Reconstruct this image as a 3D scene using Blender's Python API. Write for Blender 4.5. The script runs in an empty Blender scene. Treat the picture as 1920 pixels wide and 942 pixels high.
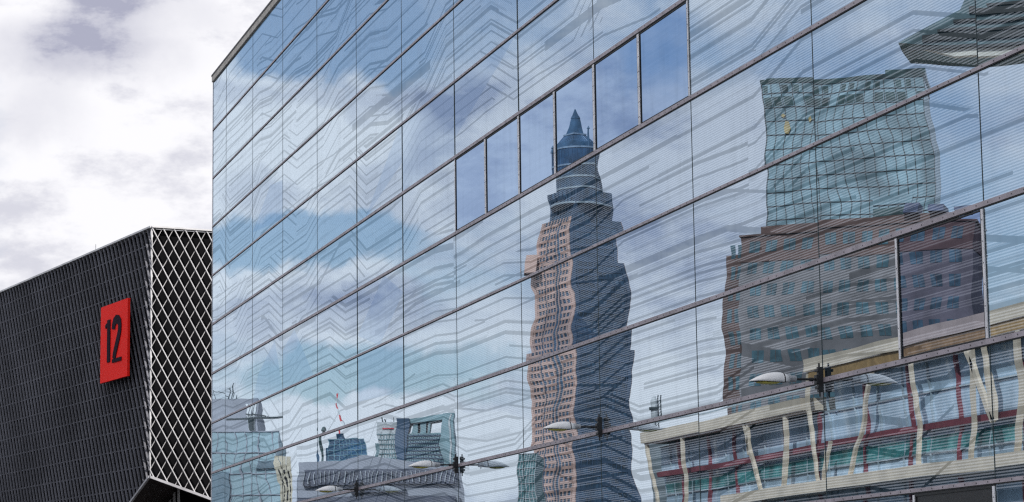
import bpy, bmesh, math, random
from mathutils import Vector, Matrix
R = math.radians
random.seed(7)
scn = bpy.context.scene
col = scn.collection

# ------------------------------------------------------------------ camera
FPX = 4597.185                       # focal length in pixels of a 1920 px wide picture
CAM = Vector((-15.742, 0.0, 1.7))
PITCH, ROLL, HEAD = 0.1472, -0.0138, 0.2906
fw = Vector((math.sin(HEAD)*math.cos(PITCH), math.cos(HEAD)*math.cos(PITCH), math.sin(PITCH)))
r0 = Vector((math.cos(HEAD), -math.sin(HEAD), 0))
u0 = r0.cross(fw)
cr = r0*math.cos(ROLL) + u0*math.sin(ROLL)
cu = -r0*math.sin(ROLL) + u0*math.cos(ROLL)
fh = Vector((math.sin(HEAD), math.cos(HEAD), 0))
cd = bpy.data.cameras.new('camera')
cam = bpy.data.objects.new('camera', cd); col.objects.link(cam)
cd.sensor_width = 36.0; cd.lens = FPX/1920*36.0
cd.clip_start = 0.1; cd.clip_end = 20000
m = Matrix.Identity(4)
for i in range(3):
    m[i][0] = cr[i]; m[i][1] = cu[i]; m[i][2] = -fw[i]; m[i][3] = CAM[i]
cam.matrix_world = m
scn.camera = cam

def ray(px, py):
    return (fw*FPX + cr*(px-960) - cu*(py-471)).normalized()
def pt(px, py, depth):               # point seen at a pixel, a given distance ahead
    d = ray(px, py); return CAM + d*(depth/d.dot(fh))
def on_plane_x(px, py, X):
    d = ray(px, py); return CAM + d*((X-CAM.x)/d.x)
def on_plane(px, py, P, n):
    d = ray(px, py); return CAM + d*((P-CAM).dot(n)/d.dot(n))

# ------------------------------------------------------------------ node helper
class V:
    def __init__(s, nt, k): s.nt = nt; s.k = k
    def op(s, o, *a):
        n = s.nt.nodes.new('ShaderNodeMath'); n.operation = o
        for i, x in enumerate((s,)+a):
            if isinstance(x, V): s.nt.links.new(x.k, n.inputs[i])
            else: n.inputs[i].default_value = x
        return V(s.nt, n.outputs[0])
    def __add__(s, o): return s.op('ADD', o)
    def __radd__(s, o): return s.op('ADD', o)
    def __sub__(s, o): return s.op('SUBTRACT', o)
    def __rsub__(s, o): return (s*-1.0) + o
    def __mul__(s, o): return s.op('MULTIPLY', o)
    def __rmul__(s, o): return s.op('MULTIPLY', o)
    def __truediv__(s, o): return s.op('DIVIDE', o)
    def floor(s): return s.op('FLOOR')
    def fract(s): return s.op('FRACT')
    def abs(s): return s.op('ABSOLUTE')
    def gt(s, o): return s.op('GREATER_THAN', o)
    def lt(s, o): return s.op('LESS_THAN', o)
    def mn(s, o): return s.op('MINIMUM', o)
    def mx(s, o): return s.op('MAXIMUM', o)
    def clamp(s): return s.mn(1.0).mx(0.0)
    def smooth(s, a, b):
        n = s.nt.nodes.new('ShaderNodeMapRange'); n.interpolation_type = 'SMOOTHSTEP'
        s.nt.links.new(s.k, n.inputs[0]); n.inputs[1].default_value = a; n.inputs[2].default_value = b
        return V(s.nt, n.outputs[0])
def const(nt, v):
    n = nt.nodes.new('ShaderNodeValue'); n.outputs[0].default_value = v; return V(nt, n.outputs[0])
def xyz(nt, x, y, z):
    n = nt.nodes.new('ShaderNodeCombineXYZ')
    for i, a in enumerate((x, y, z)):
        if isinstance(a, V): nt.links.new(a.k, n.inputs[i])
        else: n.inputs[i].default_value = a
    return n.outputs[0]
def white(nt, x, y=0.0, z=0.0):
    n = nt.nodes.new('ShaderNodeTexWhiteNoise'); n.noise_dimensions = '3D'
    nt.links.new(xyz(nt, x, y, z), n.inputs['Vector']); return V(nt, n.outputs['Value'])
def noise(nt, vec, scale, detail=2.0, rough=0.5, lac=2.0):
    n = nt.nodes.new('ShaderNodeTexNoise'); n.inputs['Scale'].default_value = scale
    n.inputs['Detail'].default_value = detail; n.inputs['Roughness'].default_value = rough
    n.inputs['Lacunarity'].default_value = lac
    nt.links.new(vec, n.inputs['Vector'])
    sp = nt.nodes.new('ShaderNodeSeparateColor'); nt.links.new(n.outputs['Color'], sp.inputs[0])
    return V(nt, n.outputs['Fac']), V(nt, sp.outputs[0]), V(nt, sp.outputs[1])
def mixc(nt, f, a, b):
    n = nt.nodes.new('ShaderNodeMix'); n.data_type = 'RGBA'
    if isinstance(f, V): nt.links.new(f.k, n.inputs[0])
    else: n.inputs[0].default_value = f
    for i, c in ((6, a), (7, b)):
        if isinstance(c, tuple): n.inputs[i].default_value = (*c[:3], 1)
        else: nt.links.new(c, n.inputs[i])
    return n.outputs[2]

# ------------------------------------------------------------------ sky and sun
SUN_AZ, SUN_EL = R(140), R(38)       # azimuth from +Y towards +X
w = bpy.data.worlds.new('World'); scn.world = w; w.use_nodes = True
nt = w.node_tree; nt.nodes.clear()
out = nt.nodes.new('ShaderNodeOutputWorld'); bg = nt.nodes.new('ShaderNodeBackground')
nt.links.new(bg.outputs[0], out.inputs[0]); bg.inputs[1].default_value = 0.1
sky = nt.nodes.new('ShaderNodeTexSky'); sky.sky_type = 'NISHITA'; sky.sun_disc = False
sky.sun_elevation = SUN_EL; sky.sun_rotation = SUN_AZ
sky.air_density = 1.1; sky.dust_density = 0.6; sky.ozone_density = 1.6
tc = nt.nodes.new('ShaderNodeTexCoord'); G = tc.outputs['Generated']
sp = nt.nodes.new('ShaderNodeSeparateXYZ'); nt.links.new(G, sp.inputs[0])
gx, gy, gz = (V(nt, sp.outputs[i]) for i in range(3))
AZ = gx.op('ARCTAN2', gy)            # 0 at +Y, positive towards +X
EL = gz.op('ARCSINE')
nf, nr_, ng_ = noise(nt, G, 7.0, 5.0, 0.55)
nf2, nr2, ng2 = noise(nt, G, 26.0, 5.0, 0.6)
AZw = AZ + (nr_-0.5)*0.09 + (nr2-0.5)*0.03; ELw = EL + (ng_-0.5)*0.07 + (ng2-0.5)*0.03
def sky_dir(px, py, refl):
    d = ray(px, py)
    if refl: d = Vector((-d.x, d.y, d.z))
    return math.atan2(d.x, d.y), math.asin(d.z)
def blob(px, py, rx, ry, refl, amp):
    a, e = sky_dir(px, py, refl)
    q = ((AZw-a)*(FPX/rx)); p = ((ELw-e)*(FPX/ry))
    d = (q*q+p*p).op('SQRT')
    return (1.0 - d.smooth(0.25, 1.0))*amp
n1, _, _ = noise(nt, xyz(nt, gx, gy, gz*2.6), 5.5, 8.0, 0.60)
n2, _, _ = noise(nt, xyz(nt, gx, gy, gz*2.0), 15.0, 8.0, 0.62)
# openings of blue (negative) and banks of cloud (positive), where the sky has them
bias = const(nt, 0.0)
for b in [(330, 330, 420, 500, False, 1.0), (60, 40, 300, 200, False, 0.8),
          (560, 250, 350, 150, True, 1.3), (740, 330, 260, 130, True, 0.9), (540, 560, 260, 80, True, 0.9), (820, 870, 1100, 150, True, 1.3),
          (1290, 640, 170, 150, True, 0.8), (1350, 300, 520, 260, True, 0.35),
          (560, 40, 380, 190, True, -1.1), (900, 60, 360, 130, True, -0.5), (470, 430, 260, 95, True, -1.1), (640, 440, 170, 70, True, -0.6), (640, 695, 320, 80, True, -1.1),
          (900, 640, 160, 60, True, -0.5), (1250, 110, 150, 160, True, -0.6)]:
    bias = bias + blob(*b)
cov = (n1.smooth(0.30, 0.68)*0.8 + (nf2-0.5)*0.5 + bias + 0.22 + EL.smooth(0.35, 0.8)*0.8).smooth(0.05, 0.95)*0.88+0.12  # elevation term: unseen cloud overhead, added to brighten shaded surfaces
# thick parts of the cloud are greyer
thick = n2.smooth(0.44, 0.62)*(0.55 + AZ.gt(0.0)*0.10)
dark = blob(150, 120, 300, 130, False, 0.75) + blob(40, 260, 160, 70, False, 0.35) + blob(330, 40, 220, 60, False, 0.3) + blob(1150, 460, 500, 200, True, 0.40) + blob(1500, 200, 700, 330, True, 0.55) + blob(900, 250, 260, 120, True, 0.25) + blob(640, 560, 300, 60, True, 0.6) + blob(880, 190, 220, 90, True, 0.5) + blob(480, 340, 120, 60, True, 0.4) - blob(800, 830, 900, 90, True, 1.0) - blob(620, 240, 300, 80, True, 0.8)
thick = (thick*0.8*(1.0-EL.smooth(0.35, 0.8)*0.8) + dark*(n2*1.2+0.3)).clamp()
cloud = mixc(nt, thick, (9.9, 9.85, 10.2), mixc(nt, AZ.lt(0.0), (4.3, 4.4, 5.6), (4.0, 4.5, 6.0)))
hue = nt.nodes.new('ShaderNodeMix'); hue.data_type = 'RGBA'; hue.blend_type = 'MULTIPLY'; hue.inputs[0].default_value = 1.0
nt.links.new(sky.outputs[0], hue.inputs[6]); hue.inputs[7].default_value = (0.96, 0.98, 1.04, 1)
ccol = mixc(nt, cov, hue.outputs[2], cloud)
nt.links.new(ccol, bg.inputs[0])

sd = bpy.data.lights.new('sun', 'SUN'); sun = bpy.data.objects.new('sun', sd); col.objects.link(sun)
sd.energy = 3.6; sd.angle = R(0.6); sd.color = (1.0, 0.94, 0.86)
to_sun = Vector((math.sin(SUN_AZ)*math.cos(SUN_EL), math.cos(SUN_AZ)*math.cos(SUN_EL), math.sin(SUN_EL)))
sun.rotation_euler = to_sun.to_track_quat('Z', 'Y').to_euler()

vs = scn.view_settings
vs.view_transform = 'Standard'; vs.look = 'None'; vs.exposure = 0.0; vs.gamma = 1.0
scn.cycles.max_bounces = 8; scn.cycles.glossy_bounces = 6; scn.cycles.diffuse_bounces = 3
scn.cycles.use_denoising = False
scn.cycles.filter_width = 1.3

# ------------------------------------------------------------------ materials
MATS = {}
def mat(name, c, rough=0.6, metal=0.0, spec=0.5, var=0.12, scale=0.6, c2=None):
    if name in MATS: return MATS[name]
    mm = bpy.data.materials.new(name); mm.use_nodes = True; t = mm.node_tree
    b = t.nodes['Principled BSDF']
    ge = t.nodes.new('ShaderNodeNewGeometry')
    f, a, _ = noise(t, ge.outputs['Position'], scale, 5.0, 0.6)
    lo = c2 or tuple(x*(1-2*var) for x in c)
    hi = c if c2 else tuple(min(1, x*(1+2*var)) for x in c)
    t.links.new(mixc(t, f.smooth(0.3, 0.7), lo, hi), b.inputs['Base Color'])
    b.inputs['Roughness'].default_value = rough; b.inputs['Metallic'].default_value = metal
    b.inputs['Specular IOR Level'].default_value = spec
    MATS[name] = mm; return mm

def facade_glass(name, frit, tint=(0.74, 0.87, 0.98)):
    """coated facade glass: a wavy mirror over printed fine lines; the circuit traces are left unprinted"""
    mm = bpy.data.materials.new(name); mm.use_nodes = True; t = mm.node_tree; t.nodes.clear()
    o = t.nodes.new('ShaderNodeOutputMaterial')
    ge = t.nodes.new('ShaderNodeNewGeometry'); pos = ge.outputs['Position']
    s = t.nodes.new('ShaderNodeSeparateXYZ'); t.links.new(pos, s.inputs[0])
    Y, Z = V(t, s.outputs[1]), V(t, s.outputs[2])
    uvn = t.nodes.new('ShaderNodeUVMap'); s2 = t.nodes.new('ShaderNodeSeparateXYZ'); t.links.new(uvn.outputs[0], s2.inputs[0])
    u, v = V(t, s2.outputs[0]), V(t, s2.outputs[1])
    oi = t.nodes.new('ShaderNodeObjectInfo'); rnd = V(t, oi.outputs['Random'])
    # waviness of toughened glass, different in every pane
    f1, a1, b1 = noise(t, xyz(t, u*1.2, v*1.5, rnd*60.0), 1.0, 1.0, 0.4)
    f2, a2, b2 = noise(t, xyz(t, Y*0.45, Z*1.05, rnd*20.0), 1.0, 1.0, 0.4)
    f3, a3, b3 = noise(t, xyz(t, Y*0.9, Z*4.0, rnd*40.0), 1.0, 0.5, 0.4)
    r2 = white(t, rnd*91.0, 3.0)
    env = (u*(1.0-u)*4.0)
    oy = (a1-0.5)*0.0052 + (a2-0.5)*0.0014 + (a3-0.5)*0.0008 + (rnd-0.5)*0.0009
    oz = (b1-0.5)*0.0030 + (b2-0.5)*0.0016 + (b3-0.5)*0.0010 + (r2-0.5)*0.0020
    if frit < 0.1: oy, oz = oy*0.4, oz*0.2
    N = t.nodes.new('ShaderNodeVectorMath'); N.operation = 'NORMALIZE'
    t.links.new(xyz(t, -1.0, oy, oz), N.inputs[0])
    # traces: lanes that shift up and down together in ramps
    def layer(seed, pitch, cell, amp, ramp, density, wmin, wmax, seglen, band, shape=None):
        sh = seed if shape is None else shape
        bn = ((Z + white(t, (Y/(cell*3.1)).floor(), sh+9.0)*band)/band).floor()
        uu = Y/cell + white(t, bn, sh)*7.0
        c = uu.floor(); fr = uu.fract()
        h0 = white(t, c, bn, sh+1.0); h1 = white(t, c+1.0, bn, sh+1.0)
        k = ((fr-(1.0-ramp))/ramp).clamp()
        F = (h0*(1.0-k) + h1*k)*amp
        vv = (Z + F)/pitch
        lane = vv.floor(); fv = (vv.fract()-0.5).abs()*pitch
        sg = (Y/seglen + white(t, lane, seed+2.0)*9.0).floor()
        on = white(t, lane, sg, seed+3.0).lt(density)
        wd = white(t, lane, sg, seed+4.0)
        wd = wd*wd*wd*(wmax-wmin)+wmin
        return on*fv.lt(wd*0.5)
    L = [(11.0, 0.27, 6.2, 1.15, 0.34, 0.62, 0.045, 0.075, 15.0, 3.8, 5.0),
         (23.0, 0.43, 6.2, 1.15, 0.34, 0.50, 0.050, 0.13, 19.0, 3.8, 5.0),
         (37.0, 0.71, 9.1, 1.7, 0.30, 0.34, 0.050, 0.07, 12.0, 5.7, 8.0),
         (53.0, 1.05, 9.1, 1.7, 0.30, 0.24, 0.08, 0.30, 9.0, 5.7, 8.0)]
    tr = None
    for a in L:
        q = layer(*a); tr = q if tr is None else tr.mx(q)
    ghost = layer(67.0, 0.23, 6.2, 1.15, 0.34, 0.45, 0.03, 0.16, 9.0, 3.8, 5.0)
    stripe = ((Z/0.042).fract()-0.5).abs().lt(0.25)
    printed = (1.0-tr)*(1.0-ghost*0.45)*frit
    # the ceramic print is a little stronger in some panes
    inner = t.nodes.new('ShaderNodeBsdfDiffuse')
    t.links.new(mixc(t, stripe*printed, (0.012, 0.022, 0.030), (0.60, 0.65, 0.72)), inner.inputs[0])
    gl = t.nodes.new('ShaderNodeBsdfGlossy'); gl.inputs['Roughness'].default_value = 0.0
    t.links.new(N.outputs[0], gl.inputs['Normal'])
    gl.inputs[0].default_value = (*tint, 1)
    fr = t.nodes.new('ShaderNodeFresnel'); fr.inputs[0].default_value = 1.55
    fac = V(t, fr.outputs[0])*0.55 + (0.56 if frit > 0.5 else 0.57)
    # dust film, heavier under the rails
    bare = (tr + ghost*0.4).clamp()*frit
    fac = fac*(1.0 - bare*0.24)
    fd, _, _ = noise(t, xyz(t, Y*3.0, Z*0.35, 1.0), 1.0, 4.0, 0.6)
    fac = fac*(1.0 - fd.smooth(0.45, 0.75)*0.10)
    mx = t.nodes.new('ShaderNodeMixShader')
    t.links.new(fac.clamp().k, mx.inputs[0]); t.links.new(inner.outputs[0], mx.inputs[1]); t.links.new(gl.outputs[0], mx.inputs[2])
    t.links.new(mx.outputs[0], o.inputs[0])
    return mm
GLASS = facade_glass('printed_facade_glass', 1.0)
CLEAR = facade_glass('lightly_printed_glass', 0.45, (0.64, 0.79, 0.95))
VCLEAR = facade_glass('plain_vision_glass', 0.08, (0.56, 0.74, 1.0))
VIOLET = facade_glass('violet_window_glass', 0.55, (0.56, 0.62, 0.86))

M_rail = mat('rail_metal', (0.40, 0.36, 0.40), 0.5, 0.1, 0.5, 0.10, 2.0)
M_frame = mat('light_frame_metal', (0.80, 0.80, 0.84), 0.45, 0.1, 0.5, 0.08, 2.0)
M_gasket = mat('black_gasket', (0.012, 0.014, 0.016), 0.6)
M_seam = mat('dark_teal_joint', (0.022, 0.045, 0.050), 0.5)
M_core = mat('dark_interior', (0.02, 0.022, 0.026), 0.8)
M_fascia = mat('stone_fascia', (0.48, 0.46, 0.43), 0.7, 0, 0.4, 0.10, 3.0)
M_black = mat('black_paint', (0.012, 0.012, 0.014), 0.45)
M_rivet = mat('rivet_steel', (0.10, 0.09, 0.10), 0.4, 0.6)

# ------------------------------------------------------------------ mesh builder
class MB:
    def __init__(s, flip=False): s.v = []; s.f = []; s.uv = {}; s.mi = []; s.flip = flip
    def poly(s, pts, mi=0):
        b = len(s.v); s.v += [tuple(p) for p in pts]; s.f.append(tuple(range(b, b+len(pts)))); s.mi.append(mi)
    def box(s, x0, x1, y0, y1, z0, z1, mi=0):
        b = len(s.v)
        s.v += [(x, y, z) for z in (z0, z1) for x, y in ((x0, y0), (x1, y0), (x1, y1), (x0, y1))]
        for q in ((0, 3, 2, 1), (4, 5, 6, 7), (0, 1, 5, 4), (1, 2, 6, 5), (2, 3, 7, 6), (3, 0, 4, 7)):
            s.f.append(tuple(b+i for i in q)); s.mi.append(mi)
    def prism(s, loop, ax, a0, a1, mi=0):
        """2-D loop extruded along axis ax from a0 to a1"""
        def P(p, a):
            p = list(p); p.insert(ax, a); return tuple(p)
        n = len(loop); b = len(s.v)
        s.v += [P(p, a0) for p in loop] + [P(p, a1) for p in loop]
        s.f.append(tuple(b+i for i in range(n))); s.mi.append(mi)
        s.f.append(tuple(b+n+i for i in reversed(range(n)))); s.mi.append(mi)
        for i in range(n):
            j = (i+1) % n
            s.f.append((b+i, b+n+i, b+n+j, b+j)); s.mi.append(mi)
    def bar(s, p, q, wv, hv, mi=0):
        """box beam from p to q; wv and hv are half-size vectors"""
        p, q, wv, hv = Vector(p), Vector(q), Vector(wv), Vector(hv); b = len(s.v)
        for e in (p, q):
            for a, c in ((-1, -1), (1, -1), (1, 1), (-1, 1)): s.v.append(tuple(e+wv*a+hv*c))
        for f in ((3, 2, 1, 0), (4, 5, 6, 7), (0, 1, 5, 4), (1, 2, 6, 5), (2, 3, 7, 6), (3, 0, 4, 7)):
            s.f.append(tuple(b+i for i in f)); s.mi.append(mi)
    def tube(s, p, q, ra, rb=None, n=10, mi=0):
        p, q = Vector(p), Vector(q); rb = ra if rb is None else rb
        d = (q-p).normalized(); a = d.orthogonal().normalized(); c = d.cross(a); b = len(s.v)
        for e, rr in ((p, ra), (q, rb)):
            for k in range(n):
                t = 2*math.pi*k/n; s.v.append(tuple(e+(a*math.cos(t)+c*math.sin(t))*rr))
        for k in range(n):
            j = (k+1) % n; s.f.append((b+k, b+j, b+n+j, b+n+k)); s.mi.append(mi)
        s.f.append(tuple(b+k for k in reversed(range(n)))); s.mi.append(mi)
        s.f.append(tuple(b+n+k for k in range(n))); s.mi.append(mi)
    def build(s, name, mats, parent=None, smooth=False, bevel=0.0):
        me = bpy.data.meshes.new(name)
        vv = [(-x, y, z) for x, y, z in s.v] if s.flip else s.v
        me.from_pydata(vv, [], s.f)
        for mm in (mats if isinstance(mats, (list, tuple)) else [mats]): me.materials.append(mm)
        for p, i in zip(me.polygons, s.mi): p.material_index = i
        bm = bmesh.new(); bm.from_mesh(me); bmesh.ops.recalc_face_normals(bm, faces=bm.faces); bm.to_mesh(me); bm.free()
        if smooth:
            for p in me.polygons: p.use_smooth = True
        o = bpy.data.objects.new(name, me); col.objects.link(o)
        if parent is not None: o.parent = parent
        if bevel:
            bv = o.modifiers.new('bevel', 'BEVEL'); bv.width = bevel; bv.segments = 2; bv.limit_method = 'ANGLE'
        return o
def tag(o, label=None, cat=None, group=None, kind=None):
    if label: o['label'] = label
    if cat: o['category'] = cat
    if group: o['group'] = group
    if kind: o['kind'] = kind
    return o
def empty(name, loc=(0, 0, 0)):
    o = bpy.data.objects.new(name, None); col.objects.link(o); o.location = loc; o.empty_display_size = 0.5
    return o

# ------------------------------------------------------------------ ground
g = MB(); g.poly([(-3000, -800, 0), (3000, -800, 0), (3000, 6000, 0), (-3000, 6000, 0)])
tag(g.build('ground', mat('asphalt', (0.055, 0.055, 0.058), 0.9, 0, 0.3, 0.2, 0.4)), kind='structure')
g = MB(); g.box(-5.0, -0.35, -40, 125, -0.1, 0.13); tag(g.build('pavement', mat('paving', (0.22, 0.21, 0.20), 0.85, 0, 0.3, 0.15, 1.2)), kind='structure')

# ------------------------------------------------------------------ glass hall
ROWZ = [22.38] + [20.4805 - 1.8985*i for i in range(11)]       # rail heights, top one under the fascia
YEND = 92.95
SEAM = [YEND, 90.019, 84.578, 79.136, 73.673, 68.213, 62.783, 57.437, 51.958, 46.602, 41.110, 35.591, 29.987]
while SEAM[-1] > -20: SEAM.append(SEAM[-1]-5.45)
hall = tag(empty('glass_hall', (0, 40, 0)), 'long exhibition hall faced in mirror glass printed with fine lines and circuit traces', 'building')
HO = Vector((0, 40, 0))
def hp(mb):                                     # shift vertices into the hall's own space
    mb.v = [(x, y-40, z) for x, y, z in mb.v]; return mb
c = MB(); c.box(0.06, 34, SEAM[-1], YEND-0.03, 0.0, 22.6); hp(c).build('wall', M_core, hall)
c = MB(); c.box(-0.075, 34.05, SEAM[-1]-0.1, YEND+0.05, 22.60, 22.67); hp(c).build('roof', mat('roof_sheet', (0.05, 0.05, 0.055), 0.6), hall)
c = MB(); c.box(-0.06, 0.055, SEAM[-1], YEND+0.02, 22.385, 22.597); hp(c).build('fascia', M_fascia, hall)
c = MB(); c.box(0.06, 34, YEND-0.028, YEND, 0.0, 22.597); hp(c).build('side_panel', M_fascia, hall)

SPLIT = {}    # (row, column): how an unprinted patch cuts the pane: list of (polygon in 0..1, material)
def quad_tri(a, b, c_, first, second):
    pass
panes = []
def seam_y(j): return SEAM[j]
def pane(row, ya, yb, kind='g', parts=None):
    panes.append((row, ya, yb, kind, parts))
GAP = 0.008
zr = ROWZ + [0.05]
WIN = []       # framed windows
for i in range(len(zr)-1):
    for j in range(len(SEAM)-1):
        ya, yb = SEAM[j], SEAM[j+1]              # ya farther, yb nearer the camera
        if i == 5 and j in (7, 8, 9):            # band of framed windows, half a pane wide
            ym = (ya+yb)/2
            pane(i, ya, ym, 'w'); pane(i, ym, yb, 'w'); continue
        if i == 8 and j == 11:
            ym = (ya+yb)/2
            pane(i, ya, ym, 'g'); pane(i, ym, yb, 'p'); continue
        if i == 10 and j == 11:
            ym = (ya*0.45+yb*0.55)
            pane(i, ya, ym, 'g'); pane(i, ym, yb, 'd'); continue
        k = 'g'; parts = None
        if i == 4 and j == 5: k = 'c'; parts = [([(0, 0), (0.9, 0), (0.1, 1), (0, 1)], 0)]
        if i == 4 and j == 6: k = 'c'
        pane(i, ya, yb, k, parts)
# larger unprinted fields with slanting edges: polygons in pane space (u from far edge to near edge, v up)
PATCH = {(4, 5): [(0.18, 0.0), (1, 0.45), (1, 1), (0.95, 1)], (4, 6): [(0, 0), (1, 0), (1, 1), (0, 1)],
         (4, 7): [(0, 0.25), (0, 1), (1, 1), (0.75, 0.8)], (3, 8): [(0, 0.35), (0, 1), (1, 1), (1, 0.85)],
         (2, 9): [(0, 0.5), (0.5, 1), (0, 1)], (6, 2): [(0, 0), (1, 0), (0.75, 0.95), (0.2, 0.5)], (6, 3): [(0, 0.0), (0.9, 0), (0.35, 0.95), (0, 0.7)],
         (6, 5): [(0, 0.3), (0.6, 1), (1, 0.6), (0.5, 0)], (7, 5): [(0, 0.3), (1, 0.2), (1, 1), (0, 1)],
         (3, 2): [(0, 0.2), (1, 0.0), (1, 0.7), (0.6, 0.8)], (2, 10): [(0, 0.55), (0.65, 1), (0, 1)], (7, 8): [(0, 0), (1, 0), (0.5, 0.7)]}
colidx = {}
cnt = 0
def screen_area(p):
    row, ya, yb, _, _ = p
    def pr(y, z):
        d = Vector((0, y, z))-CAM; zz = d.dot(fw)
        if zz < 1: return None
        return (960+FPX*d.dot(cr)/zz, 471-FPX*d.dot(cu)/zz)
    cs = [pr(ya, zr[row]), pr(ya, zr[row+1]), pr(yb, zr[row+1]), pr(yb, zr[row])]
    if None in cs: return 0
    loop = cs
    for ax, lim, sg in ((0, 0, 1), (0, 1920, -1), (1, 0, 1), (1, 942, -1)):   # clip to the picture
        o = []
        for a, b in zip(loop, loop[1:]+loop[:1]):
            ia, ib = (a[ax]-lim)*sg >= 0, (b[ax]-lim)*sg >= 0
            if ia: o.append(a)
            if ia != ib:
                t = (lim-a[ax])/(b[ax]-a[ax]); o.append((a[0]+(b[0]-a[0])*t, a[1]+(b[1]-a[1])*t))
        loop = o
        if len(loop) < 3: return 0
    return abs(sum(a[0]*b[1]-b[0]*a[1] for a, b in zip(loop, loop[1:]+loop[:1])))/2
panes.sort(key=lambda p: -screen_area(p))
vis = [p for p in panes if screen_area(p) > 0]
def pane_mesh(mb, uvs, p):
    row, ya, yb, kind, _ = p
    z1, z0 = zr[row]-GAP, zr[row+1]+GAP
    ya2, yb2 = ya-GAP, yb+GAP
    j = min(range(len(SEAM)), key=lambda q: abs(SEAM[q]-ya))
    base = {'g': 0, 'c': 0, 'w': 2, 'p': 4, 'd': 5}[kind]
    fulls = [(0, 0), (1, 0), (1, 1), (0, 1)]
    pieces = []
    if kind in 'gc' and (row, j) in PATCH and abs(SEAM[j]-ya) < 0.01:
        a = list(PATCH[(row, j)])
        pieces.append((a, 1))
        rest = [fulls]                        # cut the pane along every edge of the patch (convex)
        ar = sum(a[i][0]*a[(i+1) % len(a)][1]-a[(i+1) % len(a)][0]*a[i][1] for i in range(len(a)))
        if ar < 0: a = a[::-1]
        cur = fulls
        for i in range(len(a)):
            P, Q = a[i], a[(i+1) % len(a)]
            def side(X): return (Q[0]-P[0])*(X[1]-P[1])-(Q[1]-P[1])*(X[0]-P[0])
            def clip(loop, sg):
                o = []
                for A, B in zip(loop, loop[1:]+loop[:1]):
                    sa, sb = side(A)*sg, side(B)*sg
                    if sa >= 0: o.append(A)
                    if (sa > 0 > sb) or (sa < 0 < sb):
                        t = sa/(sa-sb); o.append((A[0]+(B[0]-A[0])*t, A[1]+(B[1]-A[1])*t))
                return o
            outp = clip(cur, -1)
            if len(outp) >= 3 and abs(sum(outp[i][0]*outp[(i+1) % len(outp)][1]-outp[(i+1) % len(outp)][0]*outp[i][1] for i in range(len(outp)))) > 1e-4:
                pieces.append((outp, base))
            cur = clip(cur, 1)
            if len(cur) < 3: break
    else: pieces.append((fulls, base))
    for loop, mi in pieces:
        loop = list(loop)
        if sum(loop[i][0]*loop[(i+1) % len(loop)][1]-loop[(i+1) % len(loop)][0]*loop[i][1] for i in range(len(loop))) < 0: loop.reverse()
        mb.poly([(0.0, ya2+(yb2-ya2)*a, z0+(z1-z0)*b) for a, b in loop], mi); uvs.append(loop)
    n0 = len(mb.f)
    for q in ([(0, ya2, z0), (0, ya2, z1), (0.03, ya2, z1), (0.03, ya2, z0)], [(0, yb2, z0), (0, yb2, z1), (0.03, yb2, z1), (0.03, yb2, z0)],
              [(0, ya2, z0), (0, yb2, z0), (0.03, yb2, z0), (0.03, ya2, z0)], [(0, ya2, z1), (0, yb2, z1), (0.03, yb2, z1), (0.03, ya2, z1)],
              [(0.03, ya2, z0), (0.03, yb2, z0), (0.03, yb2, z1), (0.03, ya2, z1)]):
        mb.poly(q, 3); uvs.append([(0, 0)]*4)
def finish_pane(mb, uvs, name):
    me = bpy.data.meshes.new(name); me.from_pydata([(x, y-40, z) for x, y, z in mb.v], [], mb.f)
    for mm in (GLASS, CLEAR, VCLEAR, M_gasket, VIOLET, M_black): me.materials.append(mm)
    uvl = me.uv_layers.new(name='UVMap')
    for pl, mi, uv in zip(me.polygons, mb.mi, uvs):
        pl.material_index = mi
        for li, c2 in zip(pl.loop_indices, uv): uvl.data[li].uv = c2
    o = bpy.data.objects.new(name, me); col.objects.link(o); o.parent = hall; return o
for p in vis[:100]:
    mb = MB(); uvs = []; pane_mesh(mb, uvs, p)
    o = finish_pane(mb, uvs, 'glass_panel')
mb = MB(); uvs = []
for p in vis[100:] + [p for p in panes if screen_area(p) <= 0]: pane_mesh(mb, uvs, p)
rest = finish_pane(mb, uvs, 'glass_panel'); rest['kind'] = 'stuff'

# horizontal rails with a black joint under each, riveted cover strips
for i, z in enumerate(zr[1:-1], 1):
    thick = i in (5, 6, 8, 9)
    h = 0.074 if thick else 0.054
    c = MB(); c.box(-0.026, -0.004, SEAM[-1], YEND+0.01, z-h*0.5, z+h*0.5)
    c.box(-0.016, -0.004, SEAM[-1], YEND+0.005, z-h*0.5-0.016, z-h*0.5-0.001, 1)
    y = 22.0
    while y < 58 and i >= 2:
        c.tube((-0.026, y, z), (-0.031, y, z), 0.011, n=8, mi=2); y += 0.34
    hp(c).build('rail', [M_rail, M_gasket, M_rivet], hall)
# vertical joints; some carry heavier dark glazing bars
HEAVY = {(4, 5), (5, 5), (6, 5), (7, 5), (4, 6), (5, 6), (6, 6), (7, 6), (4, 7), (5, 7), (4, 8), (3, 8), (4, 5)}
for j, y in enumerate(SEAM[1:], 1):
    c = MB()
    for i in range(len(zr)-1):
        z0, z1 = zr[i+1]+0.045, zr[i]-0.062
        wd = 0.026 if (i, j) in HEAVY else 0.014
        d = 0.012 if (i, j) in HEAVY else 0.006
        c.box(-d, 0.058, y-wd*0.5, y+wd*0.5, z0, z1)
    hp(c).build('mullion', M_seam, hall)
c = MB(); c.box(-0.02, 0.05, YEND-0.002, YEND+0.03, 0, 22.38); hp(c).build('corner_trim', M_frame, hall)
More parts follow.
